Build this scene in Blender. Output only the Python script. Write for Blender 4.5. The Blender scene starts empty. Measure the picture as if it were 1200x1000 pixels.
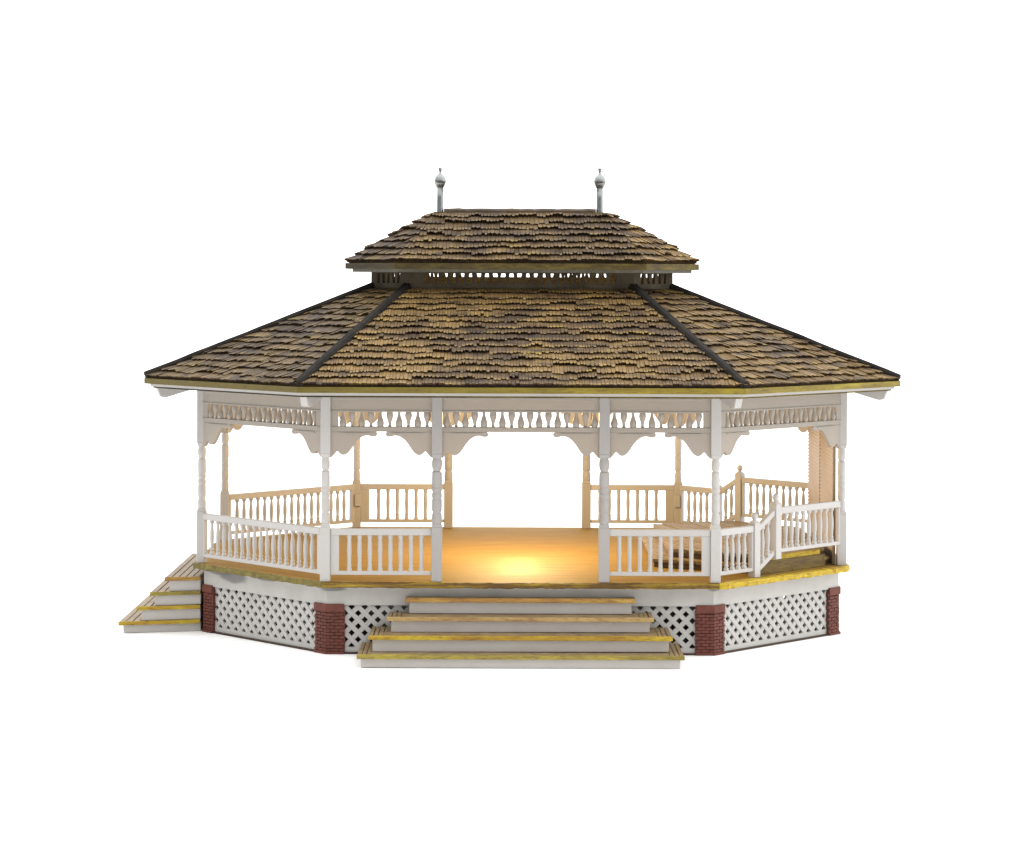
import bpy, math, random
from mathutils import Vector, Matrix
R = math.radians
rnd = random.Random(11)
S = bpy.context.scene
COL = S.collection

# ------------------------------------------------------------------ materials
def mat(name):
    m = bpy.data.materials.new(name); m.use_nodes = True
    nt = m.node_tree; b = nt.nodes['Principled BSDF']
    return m, nt, b
def nd(nt, t, **kw):
    n = nt.nodes.new(t)
    for k, v in kw.items():
        if k in n.inputs: n.inputs[k].default_value = v
        else: setattr(n, k, v)
    return n
def coords(nt, scale=(1, 1, 1), out='Object', rot=(0, 0, 0)):
    tc = nt.nodes.new('ShaderNodeTexCoord'); mp = nt.nodes.new('ShaderNodeMapping')
    mp.inputs['Scale'].default_value = scale; mp.inputs['Rotation'].default_value = rot
    nt.links.new(tc.outputs[out], mp.inputs['Vector']); return mp.outputs['Vector']
def noise(nt, vec, scale, detail=4, rough=.55):
    n = nd(nt, 'ShaderNodeTexNoise', Scale=scale, Detail=detail, Roughness=rough)
    nt.links.new(vec, n.inputs['Vector']); return n.outputs['Fac']
def ramp(nt, fac, *stops):
    r = nt.nodes.new('ShaderNodeValToRGB'); e = r.color_ramp.elements
    while len(e) < len(stops): e.new(.5)
    for k, (p, c) in enumerate(stops):
        e[k].position = p; e[k].color = (*c, 1) if len(c) == 3 else c
    nt.links.new(fac, r.inputs['Fac']); return r.outputs['Color']
def mix(nt, fac, a, b, mode='MIX'):
    m = nt.nodes.new('ShaderNodeMix'); m.data_type = 'RGBA'; m.blend_type = mode
    for sock, v in ((m.inputs[0], fac), (m.inputs[6], a), (m.inputs[7], b)):
        if isinstance(v, (int, float)): sock.default_value = v
        elif isinstance(v, tuple): sock.default_value = (*v, 1)
        else: nt.links.new(v, sock)
    return m.outputs[2]
def math_(nt, op, a, b=None):
    m = nt.nodes.new('ShaderNodeMath'); m.operation = op
    for i, v in enumerate((a, b)):
        if v is None: continue
        if isinstance(v, (int, float)): m.inputs[i].default_value = v
        else: nt.links.new(v, m.inputs[i])
    return m.outputs[0]
def bump(nt, b, h, strength=.3, dist=.02):
    n = nd(nt, 'ShaderNodeBump', Strength=strength, Distance=dist)
    nt.links.new(h, n.inputs['Height']); nt.links.new(n.outputs['Normal'], b.inputs['Normal'])
BW = (0, 0, 0), (1, 1, 1)

def white_plastic(name, col, trans=0., dirt=.10, grime=(.30, .26, .20)):
    m, nt, b = mat(name)
    v = coords(nt, out='Generated') if False else coords(nt)
    n1 = noise(nt, v, 3.2, 5, .6); n2 = noise(nt, v, 22, 3)
    c = mix(nt, ramp(nt, n1, (.35, (0, 0, 0)), (.75, (dirt,) * 3)), col, grime)
    c = mix(nt, ramp(nt, n2, (.62, (0, 0, 0)), (.78, (dirt * 1.1,) * 3)), c, grime)
    nt.links.new(c, b.inputs['Base Color'])
    b.inputs['Roughness'].default_value = .5; b.inputs['Specular IOR Level'].default_value = .35
    bump(nt, b, n2, .12, .01)
    if trans:
        t = nt.nodes.new('ShaderNodeBsdfTranslucent'); nt.links.new(c, t.inputs['Color'])
        mx = nt.nodes.new('ShaderNodeMixShader'); mx.inputs[0].default_value = trans
        out = nt.nodes['Material Output']
        nt.links.new(b.outputs[0], mx.inputs[1]); nt.links.new(t.outputs[0], mx.inputs[2])
        nt.links.new(mx.outputs[0], out.inputs['Surface'])
    return m
M = {}
M['white'] = white_plastic('white_plastic', (.455, .44, .425))
M['post'] = white_plastic('shaded_post_plastic', (.385, .37, .36), .10)  # darker copy of the white: low front light put into the colour
M['thin'] = white_plastic('thin_white_plastic', (.475, .432, .38), .34)
M['skirt'] = white_plastic('aged_white_plastic', (.46, .452, .43), 0, .22, (.28, .27, .25))
M['riser'] = white_plastic('riser_white_plastic', (.49, .472, .45), 0, .20, (.32, .28, .23))

def stained_white():
    m, nt, b = mat('stained_white_fascia')
    v = coords(nt)
    n1 = noise(nt, v, 3.0, 5, .6); n2 = noise(nt, v, 20, 3)
    c = mix(nt, ramp(nt, n1, (.4, (0, 0, 0)), (.75, (.3,) * 3)), (.46, .452, .43), (.20, .19, .17))
    # two grey glue stains of their own shape on the left fascia
    tc = nt.nodes.new('ShaderNodeTexCoord')
    for (p, rx, rz) in (((-3.53, -1.65, .735), .28, .075), ((-3.76, -1.42, .77), .30, .035), ((-3.1, -2.08, .775), .22, .028), ((-2.2, -2.88, .765), .16, .03), ((2.3, -2.88, .775), .10, .025)):
        s = nt.nodes.new('ShaderNodeVectorMath'); s.operation = 'SUBTRACT'; s.inputs[1].default_value = p
        nt.links.new(tc.outputs['Object'], s.inputs[0])
        q = nt.nodes.new('ShaderNodeVectorMath'); q.operation = 'MULTIPLY'; q.inputs[1].default_value = (1 / rx, 1 / rx, 1 / rz)
        nt.links.new(s.outputs[0], q.inputs[0])
        l = nt.nodes.new('ShaderNodeVectorMath'); l.operation = 'LENGTH'; nt.links.new(q.outputs[0], l.inputs[0])
        d = math_(nt, 'ADD', l.outputs['Value'], math_(nt, 'MULTIPLY', noise(nt, v, 9, 3), .75))
        c = mix(nt, ramp(nt, d, (.42, (.75,) * 3), (1.0, (.75,) * 3), (1.0, (0, 0, 0))) if False else ramp(nt, math_(nt, 'MULTIPLY', d, .5), (.56, (.8,) * 3), (.76, (0, 0, 0))), c, (.14, .14, .14))
    nt.links.new(c, b.inputs['Base Color']); b.inputs['Roughness'].default_value = .55
    bump(nt, b, n2, .15, .01)
    return m
M['fascia_white'] = stained_white()

def deck_wood():
    m, nt, b = mat('varnished_deck_wood')
    v = coords(nt, (1.0, 14, 1)); v2 = coords(nt, (2.2, 60, 1))
    n1 = noise(nt, v, 1.3, 6, .6); n2 = noise(nt, v2, 1.5, 3)
    c = ramp(nt, n1, (.28, (.235, .134, .022)), (.55, (.30, .186, .034)), (.8, (.345, .232, .052)))
    c = mix(nt, ramp(nt, n2, (.48, (0, 0, 0)), (.72, (.55,) * 3)), c, (.15, .075, .012))
    nt.links.new(c, b.inputs['Base Color'])
    bn = nd(nt, 'ShaderNodeBump', Strength=.45, Distance=.015); nt.links.new(n2, bn.inputs['Height'])
    df = nt.nodes.new('ShaderNodeBsdfDiffuse'); gl = nt.nodes.new('ShaderNodeBsdfGlossy'); gl.inputs['Roughness'].default_value = .5
    for q in (df, gl): nt.links.new(bn.outputs['Normal'], q.inputs['Normal'])
    nt.links.new(c, df.inputs['Color']); mx = nt.nodes.new('ShaderNodeMixShader'); mx.inputs[0].default_value = .08
    nt.links.new(df.outputs[0], mx.inputs[1]); nt.links.new(gl.outputs[0], mx.inputs[2]); nt.links.new(mx.outputs[0], nt.nodes['Material Output'].inputs['Surface'])
    nt.nodes.remove(b)
    return m
M['deck'] = deck_wood()

def painted_edge(name, cols, dark, amount=.5, scale=(6, 6, 18), rough=.55, sidegrad=None, spec=.3):
    m, nt, b = mat(name)
    v = coords(nt, scale); w = coords(nt); w2 = coords(nt, (7, 7, 34))
    n1 = noise(nt, v, 1.4, 6, .65); n2 = noise(nt, w2, 1.6, 5, .7)
    c = ramp(nt, n1, (.3, cols[0]), (.5, cols[1]), (.72, cols[2]))
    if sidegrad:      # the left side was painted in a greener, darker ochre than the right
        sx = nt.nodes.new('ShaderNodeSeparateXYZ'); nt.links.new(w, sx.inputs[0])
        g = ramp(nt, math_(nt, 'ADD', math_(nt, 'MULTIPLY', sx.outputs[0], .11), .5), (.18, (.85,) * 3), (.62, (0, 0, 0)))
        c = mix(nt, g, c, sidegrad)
    c = mix(nt, ramp(nt, n2, (.60 - amount * .25, (0, 0, 0)), (.78 - amount * .2, (.75,) * 3)), c, dark)
    nt.links.new(c, b.inputs['Base Color']); b.inputs['Roughness'].default_value = rough; b.inputs['Specular IOR Level'].default_value = spec
    bump(nt, b, n2, .5, .015)
    return m
M['deck_edge'] = painted_edge('yellow_painted_edge', ((.28, .15, .010), (.45, .31, .015), (.54, .41, .02)), (.11, .06, .015), .35)
M['deck_edge_front'] = painted_edge('brown_yellow_edge', ((.07, .035, .008), (.14, .078, .012), (.40, .28, .02)), (.07, .04, .015), .45, (1.2, 3, 26))
M['deck_edge_olive'] = painted_edge('olive_painted_edge', ((.09, .072, .015), (.15, .12, .02), (.24, .19, .035)), (.08, .055, .02), .45)
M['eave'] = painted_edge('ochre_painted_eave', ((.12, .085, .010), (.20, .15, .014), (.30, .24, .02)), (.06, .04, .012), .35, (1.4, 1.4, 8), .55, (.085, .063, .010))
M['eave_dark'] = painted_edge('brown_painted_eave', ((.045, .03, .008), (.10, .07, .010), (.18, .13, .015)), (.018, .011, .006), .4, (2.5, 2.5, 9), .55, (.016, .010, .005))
M['tread_edge'] = painted_edge('ochre_tread_edge', ((.34, .16, .035), (.34, .23, .03), (.50, .38, .035)), (.10, .06, .025), .42, (1.3, 2.0, 6))
for nm, cs, dk in (('edge_olive', ((.17, .13, .03), (.27, .21, .045), (.42, .34, .04)), (.09, .065, .025)), ('edge_gold', ((.28, .15, .02), (.40, .26, .025), (.54, .42, .03)), (.12, .06, .02)),
                   ('edge_tan', ((.26, .15, .06), (.38, .25, .10), (.48, .35, .14)), (.14, .075, .03)), ('edge_copper', ((.22, .11, .03), (.36, .20, .05), (.48, .33, .07)), (.10, .05, .025))):
    M[nm] = painted_edge(nm, cs, dk, .45, (1.3, 2.0, 6))
M['tread'] = painted_edge('weathered_tread_wood', ((.16, .105, .052), (.24, .17, .085), (.31, .225, .12)), (.11, .068, .035), .35, (5, 5, 5))
M['plank'] = painted_edge('stage_plank_wood', ((.19, .125, .05), (.26, .185, .08), (.32, .24, .115)), (.13, .08, .04), .3, (5, 5, 5))
M['stage_riser'] = painted_edge('dark_stage_riser', ((.10, .055, .028), (.14, .08, .035), (.24, .15, .04)), (.06, .035, .02), .3, (3, 3, 14))
M['stage_side'] = painted_edge('olive_brown_side', ((.09, .055, .018), (.15, .10, .025), (.23, .165, .03)), (.06, .035, .015), .4, (2, 2, 16))
M['gap'] = painted_edge('dark_brown_plastic', ((.035, .022, .014), (.05, .03, .018), (.06, .04, .022)), (.025, .015, .01), .3)
M['ridge'] = painted_edge('brown_ridge', ((.045, .028, .017), (.065, .042, .026), (.10, .068, .035)), (.03, .02, .013), .4, (2, 2, 9))
M['hip'] = painted_edge('grey_brown_hip', ((.011, .010, .008), (.019, .017, .0145), (.034, .028, .022)), (.008, .007, .006), .35, (2, 2, 2), .8, None, .08)
M['panel'] = white_plastic('peach_panel_plastic', (.42, .33, .225), .05, .25, (.24, .14, .07))
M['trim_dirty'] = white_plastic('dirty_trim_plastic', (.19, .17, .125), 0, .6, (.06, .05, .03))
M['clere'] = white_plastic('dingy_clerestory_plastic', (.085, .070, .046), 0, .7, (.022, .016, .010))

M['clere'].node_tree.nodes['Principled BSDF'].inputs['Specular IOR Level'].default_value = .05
def shingle():
    m, nt, b = mat('dry_brushed_shingle')
    at = nt.nodes.new('ShaderNodeAttribute'); at.attribute_name = 'sh'
    sp = nt.nodes.new('ShaderNodeSeparateColor'); nt.links.new(at.outputs['Color'], sp.inputs[0])
    v = coords(nt)
    big = noise(nt, v, 1.1, 4, .6); mid = noise(nt, v, 7, 4, .6); fine = noise(nt, v, 45, 3, .6)
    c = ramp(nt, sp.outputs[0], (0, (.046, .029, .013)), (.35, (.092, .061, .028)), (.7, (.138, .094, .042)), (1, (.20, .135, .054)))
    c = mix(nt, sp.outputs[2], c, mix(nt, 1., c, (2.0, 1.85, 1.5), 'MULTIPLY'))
    # patches washed in purple brown
    c = mix(nt, ramp(nt, big, (.46, (0, 0, 0)), (.62, (.75,) * 3)), c, (.042, .027, .023))
    # tan and gold paint dry-brushed on the raised butt ends
    dry = math_(nt, 'MULTIPLY', ramp(nt, sp.outputs[1], (.45, (0, 0, 0)), (.95, (1, 1, 1))), ramp(nt, mid, (.40, (0, 0, 0)), (.62, (1, 1, 1))))
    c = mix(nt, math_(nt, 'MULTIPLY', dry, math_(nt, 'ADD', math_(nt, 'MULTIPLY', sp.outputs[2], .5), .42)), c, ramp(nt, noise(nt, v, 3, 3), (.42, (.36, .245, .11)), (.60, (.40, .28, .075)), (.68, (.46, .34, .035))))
    c = mix(nt, ramp(nt, fine, (.52, (0, 0, 0)), (.72, (.7,) * 3)), c, (.024, .016, .011))
    # dark wash left in streaks along the courses
    st = noise(nt, coords(nt, (2.2, 2.2, 16)), 1.2, 4, .6)
    c = mix(nt, ramp(nt, st, (.50, (0, 0, 0)), (.64, (.75,) * 3)), c, (.026, .018, .015))
    nt.links.new(c, b.inputs['Base Color']); b.inputs['Roughness'].default_value = .6
    b.inputs['Specular IOR Level'].default_value = .15
    bump(nt, b, math_(nt, 'ADD', fine, mid), .5, .02)
    return m
M['shingle'] = shingle()

def brick():
    m, nt, b = mat('dark_red_brick')
    v = coords(nt); n1 = noise(nt, v, 9, 4, .6); n2 = noise(nt, v, 50, 3)
    c = ramp(nt, n1, (.3, (.085, .021, .012)), (.55, (.125, .030, .018)), (.8, (.165, .046, .028)))
    c = mix(nt, ramp(nt, n2, (.6, (0, 0, 0)), (.75, (.5,) * 3)), c, (.09, .03, .025))
    nt.links.new(c, b.inputs['Base Color']); b.inputs['Roughness'].default_value = .7
    bump(nt, b, n2, .4, .01); return m
M['brick'] = brick()
def mortar():
    m, nt, b = mat('dark_mortar'); b.inputs['Base Color'].default_value = (.065, .018, .012, 1); b.inputs['Roughness'].default_value = .8; return m
M['mortar'] = mortar()
def metal():
    m, nt, b = mat('dull_silver_paint')
    v = coords(nt); n = noise(nt, v, 30, 4)
    nt.links.new(ramp(nt, n, (.3, (.21, .225, .22)), (.6, (.25, .265, .26)), (.8, (.29, .305, .30))), b.inputs['Base Color'])
    b.inputs['Metallic'].default_value = .9; b.inputs['Roughness'].default_value = .27
    bump(nt, b, n, .08, .01); return m
M['metal'] = metal()
def paper():
    m, nt, b = mat('white_studio_paper')
    v = coords(nt); n = noise(nt, v, 2, 3)
    nt.links.new(ramp(nt, n, (.3, (.93, .93, .93)), (.7, (.95, .95, .95))), b.inputs['Base Color'])
    b.inputs['Roughness'].default_value = .9; b.inputs['Specular IOR Level'].default_value = 0; return m
M['paper'] = paper()

# ------------------------------------------------------------------ mesh builder
class MB:
    def __init__(s): s.v = []; s.f = []; s.c = {}; s.mi = {}
    def poly(s, pts, col=None, mi=0):
        i = len(s.v); s.v += [tuple(p) for p in pts]; k = len(s.f)
        s.f.append(tuple(range(i, i + len(pts))))
        if col: s.c[k] = col
        if mi: s.mi[k] = mi
    def loft(s, A, B, cap=True, mi=0):     # A, B: same-length closed rings
        i = len(s.v); n = len(A); s.v += [tuple(p) for p in A] + [tuple(p) for p in B]
        k0 = len(s.f)
        for k in range(n):
            l = (k + 1) % n; s.f.append((i + k, i + l, i + n + l, i + n + k))
        if cap: s.f.append(tuple(range(i + n - 1, i - 1, -1))); s.f.append(tuple(range(i + n, i + 2 * n)))
        if mi:
            for k in range(k0, len(s.f)): s.mi[k] = mi
    def prism(s, pts, z0, z1, mi=0):       # 2-D polygon, ccw
        s.loft([(x, y, z0) for x, y in pts], [(x, y, z1) for x, y in pts], mi=mi)
    def box(s, x0, x1, y0, y1, z0, z1, mi=0): s.prism([(x0, y0), (x1, y0), (x1, y1), (x0, y1)], z0, z1, mi)
    def lathe(s, prof, c=(0, 0), n=14):
        i = len(s.v)
        for r, z in prof:
            for k in range(n):
                a = 2 * math.pi * (k + .5) / n; s.v.append((c[0] + r * math.cos(a), c[1] + r * math.sin(a), z))
        for j in range(len(prof) - 1):
            for k in range(n):
                l = (k + 1) % n; s.f.append((i + j * n + k, i + j * n + l, i + (j + 1) * n + l, i + (j + 1) * n + k))
        s.f.append(tuple(i + k for k in range(n - 1, -1, -1))); t = i + (len(prof) - 1) * n
        s.f.append(tuple(t + k for k in range(n)))
    def ring(s, inner, outer, z0, z1):     # closed ring between two octagons (2-D point lists)
        n = len(inner)
        for k in range(n):
            l = (k + 1) % n
            s.poly([(*outer[k], z0), (*outer[l], z0), (*outer[l], z1), (*outer[k], z1)])
            s.poly([(*inner[l], z0), (*inner[k], z0), (*inner[k], z1), (*inner[l], z1)])
            s.poly([(*outer[k], z1), (*outer[l], z1), (*inner[l], z1), (*inner[k], z1)])
            s.poly([(*outer[l], z0), (*outer[k], z0), (*inner[k], z0), (*inner[l], z0)])
    def build(s, name, mats, parent=None, smooth=False, bevel=0, loc=None, rz=0):
        me = bpy.data.meshes.new(name); me.from_pydata(s.v, [], s.f)
        for m in (mats if isinstance(mats, (list, tuple)) else [mats]): me.materials.append(m)
        for k, i in s.mi.items(): me.polygons[k].material_index = i
        if s.c:
            at = me.color_attributes.new('sh', 'FLOAT_COLOR', 'CORNER')
            for p in me.polygons:
                cs = s.c.get(p.index)
                for q, li in enumerate(p.loop_indices): at.data[li].color = (*(cs[q] if cs else (.3, 0, 0)), 1)
        if smooth:
            for p in me.polygons: p.use_smooth = True
            me.set_sharp_from_angle(angle=R(40))
        me.update()
        return link(name, me, parent, loc, rz, bevel)
def link(name, me, parent, loc=None, rz=0, bevel=0):
    o = bpy.data.objects.new(name, me); COL.objects.link(o)
    if loc: o.location = loc
    o.rotation_euler.z = rz
    if parent: o.parent = parent
    if bevel:
        b = o.modifiers.new('bevel', 'BEVEL'); b.width = bevel; b.segments = 2; b.limit_method = 'ANGLE'; b.angle_limit = R(50)
    return o
def empty(name, parent=None, loc=(0, 0, 0)):
    o = bpy.data.objects.new(name, None); COL.objects.link(o); o.location = loc; o.empty_display_size = .2
    if parent: o.parent = parent
    return o
def clip(poly, inside, cut):
    out = []
    for k in range(len(poly)):
        a, b = poly[k], poly[(k + 1) % len(poly)]
        ia, ib = inside(a), inside(b)
        if ia: out.append(a)
        if ia != ib: out.append(cut(a, b))
    return out
def clip_convex(poly, conv):               # both ccw, 2-D
    for k in range(len(conv)):
        (ax, ay), (bx, by) = conv[k], conv[(k + 1) % len(conv)]
        side = lambda p: (bx - ax) * (p[1] - ay) - (by - ay) * (p[0] - ax)
        def cut(p, q):
            s, t = side(p), side(q); f = s / (s - t); return (p[0] + (q[0] - p[0]) * f, p[1] + (q[1] - p[1]) * f)
        poly = clip(poly, lambda p: side(p) >= 0, cut)
        if len(poly) < 3: return []
    return poly

# ------------------------------------------------------------------ plan: a stretched octagon
T = math.tan(R(22.5))
def octo(o):
    h, e, d, s = 2.285 + T * o, 3.985 + o, 2.9 + o, 1.2 + T * o
    r, l = e + .025, e - .03           # the model was glued a touch off centre
    return [(-h, -d), (h, -d), (r, -s), (r, s), (h, d), (-h, d), (-l, s), (-l, -s)]
# faces: 0 front, 1 front right, 2 right end, 3 back right, 4 back, 5 back left, 6 left end, 7 front left
class Face:
    def __init__(s, k, o=0):
        c = octo(o); s.a = Vector(c[k]); s.b = Vector(c[(k + 1) % 8]); s.L = (s.b - s.a).length
        s.u = (s.b - s.a) / s.L; s.n = Vector((s.u.y, -s.u.x)); s.ang = math.atan2(s.u.y, s.u.x)
    def p(s, u, n=0): return s.a + s.u * u + s.n * n
    def P(s, u, n, z): q = s.p(u, n); return (q.x, q.y, z)
    def box(s, mb, u0, u1, n0, n1, z0, z1, mi=0):   # n1 > n0 outward
        mb.loft([s.P(u0, n1, z0), s.P(u1, n1, z0), s.P(u1, n0, z0), s.P(u0, n0, z0)],
                [s.P(u0, n1, z1), s.P(u1, n1, z1), s.P(u1, n0, z1), s.P(u0, n0, z1)], mi=mi)
    def plate(s, mb, pts, n0, n1, mi=0):            # outline in (u, z) extruded n0..n1
        mb.loft([s.P(u, n1, z) for u, z in pts], [s.P(u, n0, z) for u, z in pts], mi=mi)

DECK = .86
root = empty('gazebo')
root['label'] = 'white model bandstand gazebo with brown shingled two-tier roof, lit warm from inside'
root['category'] = 'gazebo'

# ------------------------------------------------------------------ base
b = MB(); b.prism(octo(-.028), .002, .022); b.build('base_shadow_plate', M['gap'], root)  # thin dark plate stands in for the shadow line under the base
for k in range(8):
    F = Face(k, -.060); z0, z1 = .023, .575
    b = MB(); u0, u1 = .10, F.L - .10
    rect = [(u0, z0), (u1, z0), (u1, z1), (u0, z1)]
    pitch, w = .154, .076
    inn = [(u0 + .03, z0 + .05), (u1 - .03, z0 + .05), (u1 - .03, z1 - .012), (u0 + .03, z1 - .012)]
    n = int((u1 - u0 + 1.2) / pitch) + 2
    for sgn in (1, -1):
        for q in range(n):
            c0 = u0 - .6 + q * pitch + .02 if sgn > 0 else u0 + q * pitch + .02
            st = [(c0 - w / 2 * 1.0, z0), (c0 + w / 2, z0), (c0 + w / 2 + sgn * .6, z0 + .6), (c0 - w / 2 + sgn * .6, z0 + .6)]
            st = clip_convex(st, [(u0 + .02, z0 + .04), (u1 - .02, z0 + .04), (u1 - .02, z1 - .005), (u0 + .02, z1 - .005)])
            if len(st) >= 3: F.plate(b, st, -.035 if sgn > 0 else -.028, -.006 if sgn > 0 else -.001)
    F.box(b, u0, u1, -.04, .004, z0, z0 + .055)
    F.box(b, u0, u0 + .05, -.04, .003, z0 + .055, z1); F.box(b, u1 - .05, u1, -.04, .003, z0 + .055, z1)
    b.build('lattice_panel', M['skirt'], root)
b = MB(); b.ring(octo(-.16), octo(-.030), .576, .799); b.ring(octo(-.029), octo(-.014), .765, .799)
b.build('skirt_board', M['fascia_white'], root)
# brick piers wrap the corners
for k in range(8):
    Fa, Fb = Face((k - 1) % 8, -.03), Face(k, -.03)      # arms run back along Fa and forward along Fb
    la, lb = (.22 if (k - 1) % 8 in (0, 4) else .215), (.22 if k in (0, 4) else .195)
    def wedge(o, sa, sb):
        A, B = Face((k - 1) % 8, o), Face(k, o)
        c = octo(o)[k]; return A.p(A.L - sa), Vector(c), B.p(sb)
    b = MB()
    po, pi = wedge(-.035, la - .01, lb - .01), wedge(-.17, la - .07, lb - .07)
    b.prism([po[0], po[1], po[2], pi[2], pi[1], pi[0]], .004, .585, 1)
    po, pi = wedge(-.005, la, lb), wedge(-.16, la - .06, lb - .06)
    b.prism([po[0], po[1], po[2], pi[2], pi[1], pi[0]], .50, .59)
    b.prism([po[0], po[1], po[2], pi[2], pi[1], pi[0]], .003, .03)
    z, row = .032, 0
    while z < .49:
        h = .038; off = .0 if row % 2 else .05
        for F, ln, fl in ((Face((k - 1) % 8, -.03), la, -1), (Face(k, -.03), lb, 1)):
            t = -off if fl > 0 else -off
            while t < ln:
                t0, t1 = max(0, t), min(ln, t + .096)
                if t1 - t0 > .015:
                    j = rnd.uniform(0, .004)
                    uu = (F.L - t1, F.L - t0) if fl < 0 else (t0, t1)
                    dz = rnd.uniform(-.003, .003)
                    F.box(b, uu[0] + (0 if t0 == 0 and fl > 0 else .002), uu[1] - (0 if t0 == 0 and fl < 0 else .002), -.04, .007 + j, z + dz, z + h - .007 + dz)
                t += .10
        z += h; row += 1
    b.build('brick_pier', [M['brick'], M['mortar']], root, bevel=.004)

# deck
b = MB(); b.prism(octo(.09), .80, DECK); deck = b.build('deck', M['deck'], root)
for k in range(8):                          # rough painted edging, a little uneven
    b = MB(); F = Face(k, .092); n = int(F.L / .05); pr = None
    for q in range(n + 1):
        u = F.L * q / n; e = 0 if q in (0, n) else rnd.uniform(-.006, .010) + (.05 if k in (1,) else 0)
        if k == 1 and q in (1, n - 1): e *= .6
        zt = DECK + .004 + (rnd.uniform(-.004, .004) if k in (0, 1, 7) else 0); zb = .795 + rnd.uniform(-.006, .006)
        cur = [F.P(u, -.012, zt), F.P(u, .008 + e, zt - .006), F.P(u, .012 + e, zb + .01), F.P(u, .004 + e, zb), F.P(u, -.012, zb)]
        if pr: b.loft(pr, cur, cap=(q in (1, n)))
        pr = cur
    b.build('edging', M[{0: 'deck_edge_front', 7: 'deck_edge_olive', 6: 'deck_edge_olive'}.get(k, 'deck_edge')], deck, smooth=True)

# ------------------------------------------------------------------ posts
def post_mb(w, bw):
    b = MB(); h = bw / 2
    b.box(-h, h, -h, h, DECK + .001, 1.50)
    b.loft([(-h, -h, 1.50), (h, -h, 1.50), (h, h, 1.50), (-h, h, 1.50)], [(-w * .9, -w * .9, 1.54), (w * .9, -w * .9, 1.54), (w * .9, w * .9, 1.54), (-w * .9, w * .9, 1.54)])
    prof = [(.92, 1.535), (1, 1.56), (1.02, 1.60), (.96, 1.65), (.80, 1.665), (.80, 1.675), (.97, 1.69), (1.0, 1.74), (.99, 1.82), (.84, 1.832), (.96, 1.845), (1.0, 1.87), (.96, 1.895),
            (.82, 1.905), (.94, 1.918), (1, 1.94), (.95, 1.965), (.86, 1.972), (1.0, 1.985), (1.02, 2.05), (.97, 2.145), (.74, 2.158), (.74, 2.168), (.92, 2.185), (1.04, 2.23), (1.0, 2.275), (.82, 2.305), (.82, 2.315)]
    b.lathe([(r * w, z) for r, z in prof])
    t = bw / 2
    b.loft([(-w * .9, -w * .9, 2.31), (w * .9, -w * .9, 2.31), (w * .9, w * .9, 2.31), (-w * .9, w * .9, 2.31)], [(-t, -t, 2.36), (t, -t, 2.36), (t, t, 2.36), (-t, t, 2.36)])
    b.box(-t, t, -t, t, 2.36, 3.035)
    return b
pm = None
corners = octo(0)
cpost = post_mb(.052, .118); mpost = post_mb(.061, .125)
cm = cpost.build('post', M['white'], root, smooth=True, bevel=.006, loc=(*corners[0], 0))
for c in corners[1:]: link('post', cm.data, root, (*c, 0), 0, .006)
MID = .98
mm = mpost.build('post', M['post'], root, smooth=True, bevel=.006, loc=(-MID, -2.9, 0))
for x, y in ((MID, -2.9), (-MID, 2.9), (MID, 2.9)): link('post', mm.data, root, (x, y, 0), 0, .006)
for x in (-2.285, 2.285):                   # small peg blocks on the inner side of the back corner posts
    sx = 1 if x < 0 else -1
    b = MB(); b.box(x + sx * .02 - .045, x + sx * .02 + .045, 2.80, 2.838, 1.17, 1.34); b.build('peg_block', M['white'], root, bevel=.01)

# bays of every face: (u0, u1) between post centres
def bays(k):
    L = Face(k).L
    if k in (0, 4): m = L / 2; return [(0, m - MID), (m - MID, m + MID), (m + MID, L)]
    return [(0, L)]

# ------------------------------------------------------------------ frieze, beams, brackets
def spin_mb(up):
    b = MB(); pr = [(.034, 0), (.040, .02), (.044, .045), (.040, .07), (.029, .10), (.020, .13), (.017, .155), (.020, .182)]
    if not up: pr = [(r, .182 - z) for r, z in reversed(pr)]
    b.lathe(pr, n=10); return b
sp_up = sp_dn = None
BR = [(0, 2.613), (.590, 2.613), (.604, 2.588), (.588, 2.562), (.555, 2.556), (.525, 2.562), (.500, 2.569), (.46, 2.566), (.42, 2.550), (.375, 2.515), (.335, 2.465), (.30, 2.412),
      (.265, 2.368), (.225, 2.343), (.185, 2.345), (.155, 2.370), (.135, 2.384), (.105, 2.350), (.068, 2.312), (0, 2.312)]
def smooth_curve(pts, n=4):
    out = []
    for i in range(len(pts) - 1):
        p = [Vector(pts[max(i - 1, 0)]), Vector(pts[i]), Vector(pts[i + 1]), Vector(pts[min(i + 2, len(pts) - 1)])]
        for q in range(n):
            t = q / n
            v = .5 * (2 * p[1] + (p[2] - p[0]) * t + (2 * p[0] - 5 * p[1] + 4 * p[2] - p[3]) * t * t + (3 * p[1] - p[0] - 3 * p[2] + p[3]) * t ** 3)
            out.append((v.x, v.y))
    return out + [pts[-1]]
BR = [BR[0]] + smooth_curve(BR[1:-1]) + [BR[-1]]
merged = MB()
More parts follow.
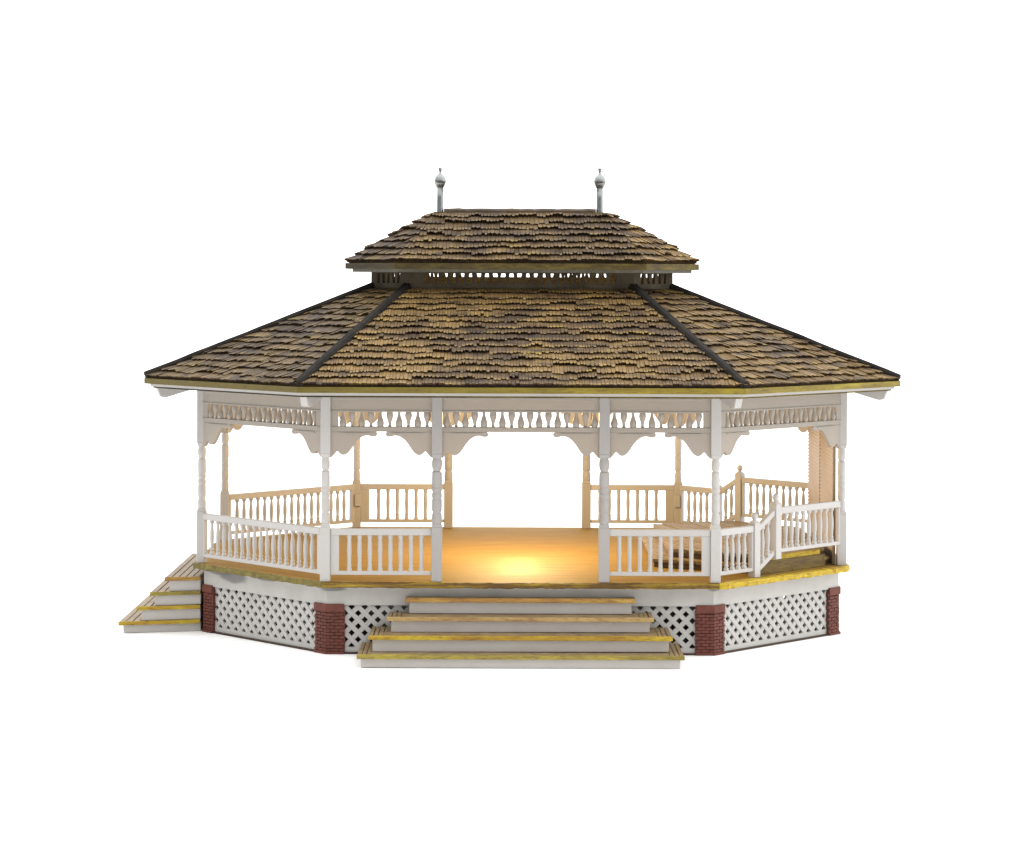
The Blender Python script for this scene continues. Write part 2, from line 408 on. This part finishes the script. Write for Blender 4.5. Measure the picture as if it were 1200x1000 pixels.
for k in range(8):
    F = Face(k)
    front = k in (7, 0, 1)
    for (u0, u1) in bays(k):
        a, c = u0 + .058, u1 - .058
        b = MB()
        F.box(b, a, c, -.03, .03, 2.852, 3.034)
        F.box(b, a, c, -.034, .042, 2.995, 3.034); F.box(b, a, c, -.036, .038, 2.846, 2.868)
        F.box(b, a, c, -.036, .038, 2.655, 2.674); F.box(b, a, c, -.03, .030, 2.615, 2.660)
        sl = .10 if k not in (0, 4) else .0
        l0 = a + (.09 if (k not in (0, 4) or u0 == 0) else .004); l1 = c - (.09 if (k not in (0, 4) or u1 > F.L - .01) else .004)
        if l0 - a > .02: F.box(b, a, l0, -.028, .028, 2.67, 2.855)
        if c - l1 > .02: F.box(b, l1, c, -.028, .028, 2.67, 2.855)
        fr = b.build('frieze', M['thin'], root, bevel=.004)
        n = max(3, round((l1 - l0) / (.109 if k in (0, 4) else .094)))
        for q in range(n):
            u = l0 + (q + .5) * (l1 - l0) / n; p = F.p(u)
            if front:
                up = q % 2 == 0
                if up and sp_up is None: o = spin_mb(True).build('spindle', M['thin'], fr, smooth=True); sp_up = o.data
                elif not up and sp_dn is None: o = spin_mb(False).build('spindle', M['thin'], fr, smooth=True); sp_dn = o.data
                else: o = link('spindle', sp_up if up else sp_dn, fr)
                o.location = (p.x, p.y, 2.672)
            else:
                t = spin_mb(q % 2 == 0); i = len(merged.v)
                merged.v += [(x + p.x, y + p.y, z + 2.672) for x, y, z in t.v]; merged.f += [tuple(i + w for w in f) for f in t.f]
        for side in (0, 1):
            sc = min(1, (u1 - u0) / 2 / .62)
            pts = [((u0 + u * sc) if side == 0 else (u1 - u * sc), z) for u, z in BR]
            pts = [(max(u, u0 + .004) if side == 0 else min(u, u1 - .004), z) for u, z in pts]
            if side == 0: pts = pts[::-1]
            b = MB(); F.plate(b, pts, -.024, .024)
            # a thin raised rail along the top of the bracket
            s0, s1 = (u0 + .17, u0 + .52 * sc) if side == 0 else (u1 - .52 * sc, u1 - .17)
            F.box(b, s0, s1, .02, .032, 2.588, 2.606)
            b.build('bracket', M['thin'], root, bevel=.0025)
st = merged.build('frieze_spindles', M['thin'], root, smooth=True); st['kind'] = 'stuff'

# ------------------------------------------------------------------ railings
def bal_mb(kind):
    b = MB(); H = .427
    if kind == 'turned': pr = [(.030, 0), (.030, .03), (.020, .045), (.028, .065), (.019, .085), (.022, .13), (.028, .21), (.026, .28), (.017, .355), (.015, .375), (.024, .392), (.030, .40), (.030, H)]
    else: pr = [(.029, 0), (.029, .03), (.023, .045), (.027, .07), (.023, .09), (.025, .16), (.028, .24), (.025, .33), (.023, .375), (.028, .39), (.029, H)]
    b.lathe(pr, n=12); return b
BAL = {}
def baluster(kind, parent, p, z, sz=1.):
    if kind not in BAL: o = bal_mb(kind).build('baluster', M['white'], parent, smooth=True); BAL[kind] = o.data
    else: o = link('baluster', BAL[kind], parent)
    o.location = (p.x, p.y, z); o.scale.z = sz; return o
def railing(F, u0, u1, n, kind, zb=.937, stile=(0, 0), label=None):
    r = empty('railing', root); 
    b = MB(); F.box(b, u0, u1, -.032, .036, zb + .465, zb + .543); b.build('top_rail', M['white'], r, bevel=.007)
    b = MB(); F.box(b, u0, u1, -.028, .030, zb, zb + .043); b.build('bottom_rail', M['white'], r, bevel=.006)
    for e, (x0, x1) in zip(stile, ((u0, u0 + stile[0]), (u1 - stile[1], u1))):
        if e: b = MB(); F.box(b, x0, x1, -.025, .027, zb + .040, zb + .468); b.build('stile', M['white'], r, bevel=.004)
    l0, l1 = u0 + stile[0], u1 - stile[1]
    for q in range(n):
        baluster(kind, r, F.p(l0 + (q + 1) * (l1 - l0) / (n + 1), 0), zb + .040)
    return r
F0, F4 = Face(0), Face(4); m = F0.L / 2
railing(F0, .06, m - MID - .06, 8, 'plain', stile=(.10, 0)); railing(F0, m + MID + .06, F0.L - .06, 8, 'plain', stile=(0, .10))
railing(F4, .06, m - MID - .06, 7, 'plain', stile=(.12, 0)); railing(F4, m + MID + .06, F4.L - .06, 7, 'plain', stile=(0, .12))
railing(Face(7), .06, Face(7).L - .06, 17, 'turned', stile=(.03, .06)); railing(Face(5), .06, Face(5).L - .06, 17, 'turned', stile=(.06, .03))
U1, U2 = .72, 1.12
def newel(F, u, z0, z1):
    b = MB(); p = F.p(u); h = .052; zs = z1 - .125
    q = [(-h, -h), (h, -h), (h, h), (-h, h)]; ca, sa = math.cos(F.ang), math.sin(F.ang)
    sq = lambda k: [(p.x + (x * ca - y * sa) * k, p.y + (x * sa + y * ca) * k) for x, y in q]
    b.prism(sq(1), z0, zs)
    b.loft([(*w, zs) for w in sq(1)], [(*w, zs + .03) for w in sq(.55)])
    b.lathe([(.024, zs + .025), (.024, zs + .04), (.036, zs + .055), (.043, zs + .08), (.036, zs + .106), (.018, zs + .12), (.004, zs + .125)], (p.x, p.y), 14)
    b.build('newel_post', M['white'], root, smooth=True, bevel=.005)
for k in (1, 3):
    F = Face(k); W = (lambda u: u) if k == 1 else (lambda u: F.L - u)
    o = lambda a, c: (min(W(a), W(c)), max(W(a), W(c)))
    railing(F, *o(.06, U1 - .05), 4, 'turned', stile=(.03, .03))
    railing(F, *o(U2 + .05, F.L - .06), 9, 'turned', zb=1.122, stile=(.03, .03))
    newel(F, W(U1), DECK + .001, 1.635); newel(F, W(U2), 1.045, 1.835)
    a, c = U1 + .05, U2 - .05; r = empty('railing', root)
    zl = lambda u: 1.47 + (u - a) / (c - a) * .18
    b = MB(); F.plate(b, [(W(a), zl(a) - .075), (W(c), zl(c) - .075), (W(c), zl(c)), (W(a), zl(a))][::1 if k == 1 else -1], -.03, .034); b.build('top_rail', M['white'], r, bevel=.006)
    b = MB(); F.plate(b, [(W(a), zl(a) - .555), (W(c), zl(c) - .555), (W(c), zl(c) - .49), (W(a), zl(a) - .49)][::1 if k == 1 else -1], -.028, .030); b.build('bottom_rail', M['white'], r, bevel=.006)
    for q in (1, 2):
        u = a + (c - a) * q / 3; baluster('turned', r, F.p(W(u)), zl(u) - .50)

# ------------------------------------------------------------------ stage inside the right end
def planks(poly, z0, z1, ang, w, gap, mb):
    ca, sa = math.cos(ang), math.sin(ang); k = -70
    while k < 70:
        x0, x1 = k * w + gap / 2, (k + 1) * w - gap / 2
        st = [(x0 * ca - y * sa, x0 * sa + y * ca) for y in (-8, 8)]; en = [(x1 * ca - y * sa, x1 * sa + y * ca) for y in (-8, 8)]
        q = clip_convex([st[0], en[0], en[1], st[1]], poly)
        if len(q) >= 3: mb.prism(q, z0, z1 + rnd.uniform(-.004, .004))
        k += 1
up = [(1.84, -1.36), (2.66, -1.84), (3.0, -1.99), (3.80, -1.17), (3.80, 1.17), (3.0, 1.99), (2.66, 1.90), (1.84, 1.50)]
lo = [(1.64, -1.50), (2.58, -2.00), (2.96, -2.10), (3.86, -1.19), (3.86, 1.19), (2.96, 2.10), (2.58, 2.05), (1.64, 1.60)]
def inset(poly, d):
    cx, cy = sum(p[0] for p in poly) / len(poly), sum(p[1] for p in poly) / len(poly)
    return [(x + (cx - x) * d, y + (cy - y) * d) for x, y in poly]
stage = empty('stage', root)
b = MB(); b.prism(inset(lo, .02), DECK + .002, .930); b.build('riser', M['stage_riser'], stage)
b = MB(); planks(lo, .931, .968, R(15), .085, .014, b); b.build('plank_floor', M['plank'], stage)
b = MB(); b.prism(inset(up, .015), .964, 1.034); b.build('riser', M['stage_riser'], stage)
b = MB(); planks(up, 1.035, 1.074, R(15), .085, .014, b); b.build('plank_floor', M['plank'], stage)
F = Face(1, -.085); b = MB(); F.box(b, .98, F.L - .30, -.03, .012, 1.02, 1.078); b.build('edge_board', M['deck_edge'], stage, bevel=.006)
b = MB(); F.box(b, .72, F.L - .20, -.03, .012, DECK + .002, 1.018); b.build('side_board', M['stage_side'], stage, bevel=.004)
# back wall of the stage: two boarded leaves with a dark gap
wl = empty('stage_wall', root)
for s in (-1, 1):
    b = MB(); y0, y1 = (-1.15, -.09) if s < 0 else (.05, 1.10); z = 1.076 if s > 0 else DECK + .002
    b.box(3.92, 3.945, y0, y1, z, 2.64)
    while z < 2.6:
        j = rnd.uniform(0, .006)
        b.loft([(3.906 - j, y0, z), (3.885 - j, y1, z), (3.925, y1, z), (3.925, y0, z)], [(3.912 - j * .5, y0, z + .044), (3.912 - j * .5, y1, z + .044), (3.925, y1, z + .044), (3.925, y0, z + .044)])
        z += .046
    b.build('wall_leaf', M['panel'], wl)
b = MB(); b.box(3.90, 3.935, -.088, .048, 1.076, 2.64); b.build('dark_batten', M['stage_riser'], wl)

# ------------------------------------------------------------------ stairs
def uneven(mb, amt):
    mb.v = [(x + rnd.uniform(-amt, amt), y + rnd.uniform(-amt, amt), z + rnd.uniform(-amt, amt)) for x, y, z in mb.v]
ZT = [.150, .330, .505, .685]
s1 = empty('stairs', root, (0, 0, 0))
yf = [-3.87, -3.63, -3.35, -3.075]; hw = [1.855, 1.735, 1.54, 1.34]
for i in range(4):
    zb = (ZT[i - 1] if i else 0.002); z1 = ZT[i]; th = .045
    b = MB(); b.box(-hw[i] + .045, hw[i] - .045, yf[i] + .045, -2.872, zb, z1 - th); uneven(b, .006); b.build('riser', M['riser'], s1, bevel=.006)
    b = MB()
    ye = -2.872
    nb = .075
    b.box(-hw[i], hw[i], yf[i], yf[i] + nb, z1 - th, z1, 1)
    b.box(-hw[i] + .16, hw[i] - .16, yf[i] + nb + .006, ye, z1 - th, z1 - .006)
    for s in (-1, 1):
        for q in range(3):
            x0 = hw[i] - .002 - q * .054; x1 = x0 - .046
            b.box(min(s * x0, s * x1), max(s * x0, s * x1), yf[i] + nb + .004, ye, z1 - th, z1 - rnd.uniform(.001, .006))
    uneven(b, .0025)
    b.build('tread', [M['tread'], M[('edge_olive', 'edge_gold', 'edge_tan', 'edge_copper')[i]]], s1, bevel=.005)
s2 = empty('stairs', root, (0, 0, 0))
xt = [-4.95, -4.735, -4.575, -4.40]
def yend(x): return -1.40 + (x + 4.95) / .95 * .22
for i in range(4):
    zb = (ZT[i - 1] if i else 0.002); z1 = ZT[i]; th = .045; xi = -3.972
    b = MB(); x0 = xt[i] + .05
    b.prism([(x0, yend(x0) + .035), (xi, yend(xi) + .035), (xi, -yend(xi) - .035), (x0, -yend(x0) - .035)], zb, z1 - th); uneven(b, .004); b.build('riser', M['riser'], s2, bevel=.006)
    b = MB(); x = xt[i]
    while x < xi - .02:
        xb = min(x + .085, xi)
        b.prism([(x, yend(x) + .02), (xb - .012, yend(xb) + .02), (xb - .012, -yend(xb)), (x, -yend(x))], z1 - th, z1 - rnd.uniform(0, .005)); x += .085
    x = xt[i]; b.prism([(x - .005, yend(x) - .004), (xi, yend(xi) - .004), (xi, yend(xi) + .018), (x - .005, yend(x) + .018)], z1 - th - .003, z1 + .001, 1)
    b.build('tread', [M['tread'], M[('edge_gold', 'edge_gold', 'edge_olive', 'edge_copper')[i]]], s2, bevel=.004)

# ------------------------------------------------------------------ roofs
def shingled(oa, za, ob, zb, rows, wid, th, lip, tint):
    b = MB(); A, B = octo(oa), octo(ob)
    for k in range(8):
        l = (k + 1) % 8
        a0, a1 = Vector((*A[k], za)), Vector((*A[l], za)); b0, b1 = Vector((*B[k], zb)), Vector((*B[l], zb))
        U = (a1 - a0).normalized(); L = (a1 - a0).length
        V = (b0 - a0) - U * (b0 - a0).dot(U); H = V.length; V.normalize(); N = U.cross(V)
        gl, gr = (b0 - a0).dot(U) / H, (L - (b1 - a0).dot(U)) / H         # hip slopes in the face plane
        # under-slab
        b.poly([a0, a1, b1, b0], [(.2, 0, 0)] * 4)
        d = Vector((0, 0, -.03)); b.poly([b0 + d, b1 + d, a1 + d, a0 + d], [(.2, 0, 0)] * 4)
        rh = H / rows
        for r in range(rows):
            v0 = r * rh; vt = min(H, v0 + rh * 1.35)
            ul, ur = gl * v0, L - gr * v0
            u = ul - .01; wob = rnd.uniform(0, 6); jit = 0; left = 0
            while u < ur:
                w = wid * rnd.uniform(.65, 1.4); e = min(u + w, ur + .006)
                left -= 1
                if left <= 0: jit = rnd.uniform(-.24, .20) * rh; left = rnd.randint(1, 7); tone = rnd.uniform(.36, .66); lift = rnd.uniform(.8, 1.3)
                vb = v0 + jit + rnd.uniform(-.11, .11) * rh if r else v0 - lip + rnd.uniform(0, .008)
                vb2 = vb + rnd.uniform(-.05, .05) * rh
                t = th * lift * rnd.uniform(.9, 1.1); t2 = t * rnd.uniform(.9, 1.08)
                cl = lambda x, v: min(max(x, gl * v - .006), L - gr * v + .006)
                g = .0018
                p0, p1 = a0 + U * cl(u + g, max(vb, 0)) + V * vb, a0 + U * cl(e - g, max(vb2, 0)) + V * vb2
                cut = V * (t * .75)
                q0, q1 = a0 + U * cl(u + g, vt) + V * vt, a0 + U * cl(e - g, vt) + V * vt
                t0, t1 = p0 + N * t, p1 + N * t2; p0, p1 = p0 + cut, p1 + cut; s0, s1 = q0 + N * .004, q1 + N * .004
                c = min(1, max(0, tone + rnd.uniform(-.12, .12)))
                # three-piece top so that the dry-brushed rim is a band near the butt
                m0, m1 = t0.lerp(s0, .35), t1.lerp(s1, .35); m0 += N * .002; m1 += N * .002
                B_ = tint[k]
                sag = -V * (rnd.uniform(.08, .24) * rh if r else .004) + N * .004
                tm = (t0 + t1) / 2 + sag; pm_ = (p0 + p1) / 2 + sag - N * .004
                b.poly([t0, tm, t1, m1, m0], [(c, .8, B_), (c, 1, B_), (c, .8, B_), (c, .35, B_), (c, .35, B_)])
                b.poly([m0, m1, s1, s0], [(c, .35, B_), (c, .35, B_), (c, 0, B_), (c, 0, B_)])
                b.poly([p0, pm_, tm, t0], [(0, 0, B_)] * 4); b.poly([pm_, p1, t1, tm], [(0, 0, B_)] * 4)  # butt faces darkest: shadow lines between the rows put into the colour
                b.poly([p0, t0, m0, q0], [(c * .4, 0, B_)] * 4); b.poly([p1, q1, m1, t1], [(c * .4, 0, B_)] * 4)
                u = e
    return b
OE, ZE, OT, ZTOP = .675, 3.176, -2.06, 4.285
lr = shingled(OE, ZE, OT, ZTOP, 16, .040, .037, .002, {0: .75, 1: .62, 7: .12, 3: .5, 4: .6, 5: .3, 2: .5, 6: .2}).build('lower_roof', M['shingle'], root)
b = MB(); b.ring(octo(OE - .06), octo(OE + .005), 3.10, 3.168); b.build('eave_board', M['eave'], lr, bevel=.008)
b = MB(); b.ring(octo(OE - .12), octo(OE - .065), 3.066, 3.10); b.build('eave_trim', M['white'], lr)
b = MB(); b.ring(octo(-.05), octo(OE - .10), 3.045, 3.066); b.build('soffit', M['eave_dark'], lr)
A, B = octo(OE - .015), octo(OT - .02)
for k in range(8):
    p0, p1 = Vector((*A[k], ZE + .012)), Vector((*B[k], ZTOP + .012)); d = (p1 - p0).normalized()
    sd = d.cross(Vector((0, 0, 1))).normalized(); nn = sd.cross(d)
    prof = [(-.062, -.03), (-.058, .035), (-.032, .060), (.032, .060), (.058, .035), (.062, -.03)]
    b = MB(); N = 14; pr = None
    for q in range(N + 1):
        c = p0.lerp(p1, q / N) + nn * rnd.uniform(-.004, .004); cur = [c + sd * x * (1 + rnd.uniform(-.05, .05)) + nn * y for x, y in prof]
        if pr: b.loft(pr, cur, cap=q in (1, N))
        pr = cur
    b.build('hip_cap', M['hip'], lr, smooth=True)
# rafter tails under the corners of the eaves
A, C = octo(OE - .13), octo(.06)
for k in range(8):
    a, c = Vector(A[k]), Vector(C[k]); d = (a - c).normalized(); sd = Vector((-d.y, d.x)) * .045; L = (a - c).length
    out = [(L, 3.064), (L - .05, 2.935), (L - .12, 2.925), (L - .42, 3.01), (L - .42, 3.064)]
    b = MB(); b.loft([(*(c + d * t + sd), z) for t, z in out], [(*(c + d * t - sd), z) for t, z in out]); b.build('rafter_tail', M['white'], root, bevel=.008)
# clerestory with slots
b = MB()
for k in range(8):
    F = Face(k, -2.05)
    zs = 4.350 if k in (7, 0, 1) else 4.430; mi = 0 if k in (7, 0, 1) else 1  # back faces browner: dim lantern glow put into the colour
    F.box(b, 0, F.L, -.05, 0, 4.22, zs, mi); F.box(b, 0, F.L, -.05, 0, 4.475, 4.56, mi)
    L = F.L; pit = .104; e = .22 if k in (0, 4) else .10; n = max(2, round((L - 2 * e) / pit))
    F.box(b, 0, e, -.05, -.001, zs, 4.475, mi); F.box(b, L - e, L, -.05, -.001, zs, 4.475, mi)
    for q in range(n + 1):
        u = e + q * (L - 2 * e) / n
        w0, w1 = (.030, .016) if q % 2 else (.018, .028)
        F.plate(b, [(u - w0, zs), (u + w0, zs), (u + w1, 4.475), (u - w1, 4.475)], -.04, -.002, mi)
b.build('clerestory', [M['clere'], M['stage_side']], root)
OU, ZU = -1.73, 4.612
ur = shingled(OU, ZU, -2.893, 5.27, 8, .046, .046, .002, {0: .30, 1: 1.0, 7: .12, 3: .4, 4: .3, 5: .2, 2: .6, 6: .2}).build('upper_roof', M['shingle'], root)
b = MB(); b.ring(octo(OU - .06), octo(OU + .005), 4.527, 4.603); b.build('eave_board', M['eave_dark'], ur, bevel=.008)
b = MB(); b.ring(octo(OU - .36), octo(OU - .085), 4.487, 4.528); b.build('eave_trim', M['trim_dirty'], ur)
b = MB(); pr = None
for q in range(21):
    x = -.985 + 1.97 * q / 20; j = rnd.uniform(-.005, .005)
    cur = [(x, -.055, 5.24), (x, -.05, 5.292 + j), (x, -.02, 5.318 + j), (x, .02, 5.318 + j), (x, .05, 5.292 + j), (x, .055, 5.24)]
    if pr: b.loft(pr, cur, cap=q in (1, 20))
    pr = cur
b.build('ridge_cap', M['ridge'], ur, smooth=True)
for x in (-1.035, 1.035):
    f = empty('finial', root)
    b = MB(); b.box(x - .085, x + .085, -.08, .08, 5.20, 5.272); b.build('foot', M['eave_dark'], f, bevel=.012)
    b = MB(); b.lathe([(.046, 5.268), (.046, 5.30), (.044, 5.45), (.042, 5.58), (.05, 5.592)], (x, 0), 20); b.build('pole', M['metal'], f, smooth=True)
    b = MB(); b.lathe([(.05, 5.588), (.062, 5.61), (.074, 5.64), (.079, 5.664), (.0815, 5.666), (.0815, 5.682), (.078, 5.684), (.070, 5.712), (.052, 5.742), (.030, 5.760), (.017, 5.775), (.014, 5.795), (.022, 5.805), (.027, 5.822), (.022, 5.84), (.006, 5.85)], (x, 0), 24); b.build('ball', M['metal'], f, smooth=True)

# ------------------------------------------------------------------ setting, light, camera
b = MB(); b.poly([(-70, -70, 0), (70, -70, 0), (70, 70, 0), (-70, 70, 0)]); g = b.build('ground', M['paper']); g['kind'] = 'structure'

w = bpy.data.worlds.new('World'); S.world = w; w.use_nodes = True; nt = w.node_tree
bg = nt.nodes['Background']
tc = nt.nodes.new('ShaderNodeTexCoord'); sx = nt.nodes.new('ShaderNodeSeparateXYZ'); nt.links.new(tc.outputs['Generated'], sx.inputs[0])
# a white studio: bright ceiling and back wall, dim on the side of the camera
back = ramp(nt, math_(nt, 'ADD', math_(nt, 'MULTIPLY', math_(nt, 'ADD', sx.outputs[1], math_(nt, 'MULTIPLY', sx.outputs[0], .45)), .5), .5), (.14, (.10, .101, .104)), (.60, (.85, .85, .85)))
topc = ramp(nt, sx.outputs[2], (.30, (0, 0, 0)), (.95, (1, 1, 1)))
nt.links.new(mix(nt, topc, back, (1, .995, .985)), bg.inputs['Color']); bg.inputs['Strength'].default_value = 2.95

blocker = empty('lamp_blocker', root)  # unseen disc and rod, added to stop lamp light rising into the lantern
b = MB(); b.lathe([(.34, 3.03), (.33, 3.05), (.10, 3.12), (.03, 3.14)], (0, -.3), 24); b.build('blocker_disc', M['gap'], blocker, smooth=True)
b = MB(); b.lathe([(.014, 3.14), (.014, 4.02)], (0, -.3), 10); b.lathe([(.04, 3.0), (.05, 2.97), (.03, 3.03)], (0, -.3), 12); b.build('blocker_rod', M['metal'], blocker)
def point(name, loc, power, col, rad):
    l = bpy.data.lights.new(name, 'POINT'); l.energy = power; l.color = col; l.shadow_soft_size = rad
    o = bpy.data.objects.new(name, l); COL.objects.link(o); o.location = loc; return o
point('lamp', (0, -.3, 2.88), 640, (1, .71, .37), .12)
for spread, power, ln in ((20, 2.6, 1.5), (34, 4.0, 1.8), (60, 12.0, 2.0)):  # unseen strips added to make the bright patch on the deck
    l = bpy.data.lights.new('deck_glint_strip', 'AREA'); l.shape = 'RECTANGLE'; l.size = .10; l.size_y = ln; l.spread = R(spread); l.energy = power * 1.1; l.color = (.86, .90, 1)
    o = bpy.data.objects.new('deck_glint_strip', l); COL.objects.link(o); o.location = (0, -1.40, 2.90)

cam = bpy.data.cameras.new('camera'); co = bpy.data.objects.new('camera', cam); COL.objects.link(co); S.camera = co
cam.sensor_width = 36; cam.sensor_fit = 'HORIZONTAL'; cam.lens = 81.6; cam.clip_end = 400
co.location = (-.210, -30.1, 4.45); co.rotation_euler = (R(90), R(-.22), 0)
cam.shift_x = 10 / 1200; cam.shift_y = -177 / 1200
S.view_settings.view_transform = 'Standard'; S.view_settings.look = 'None'; S.view_settings.exposure = 0; S.view_settings.gamma = 1
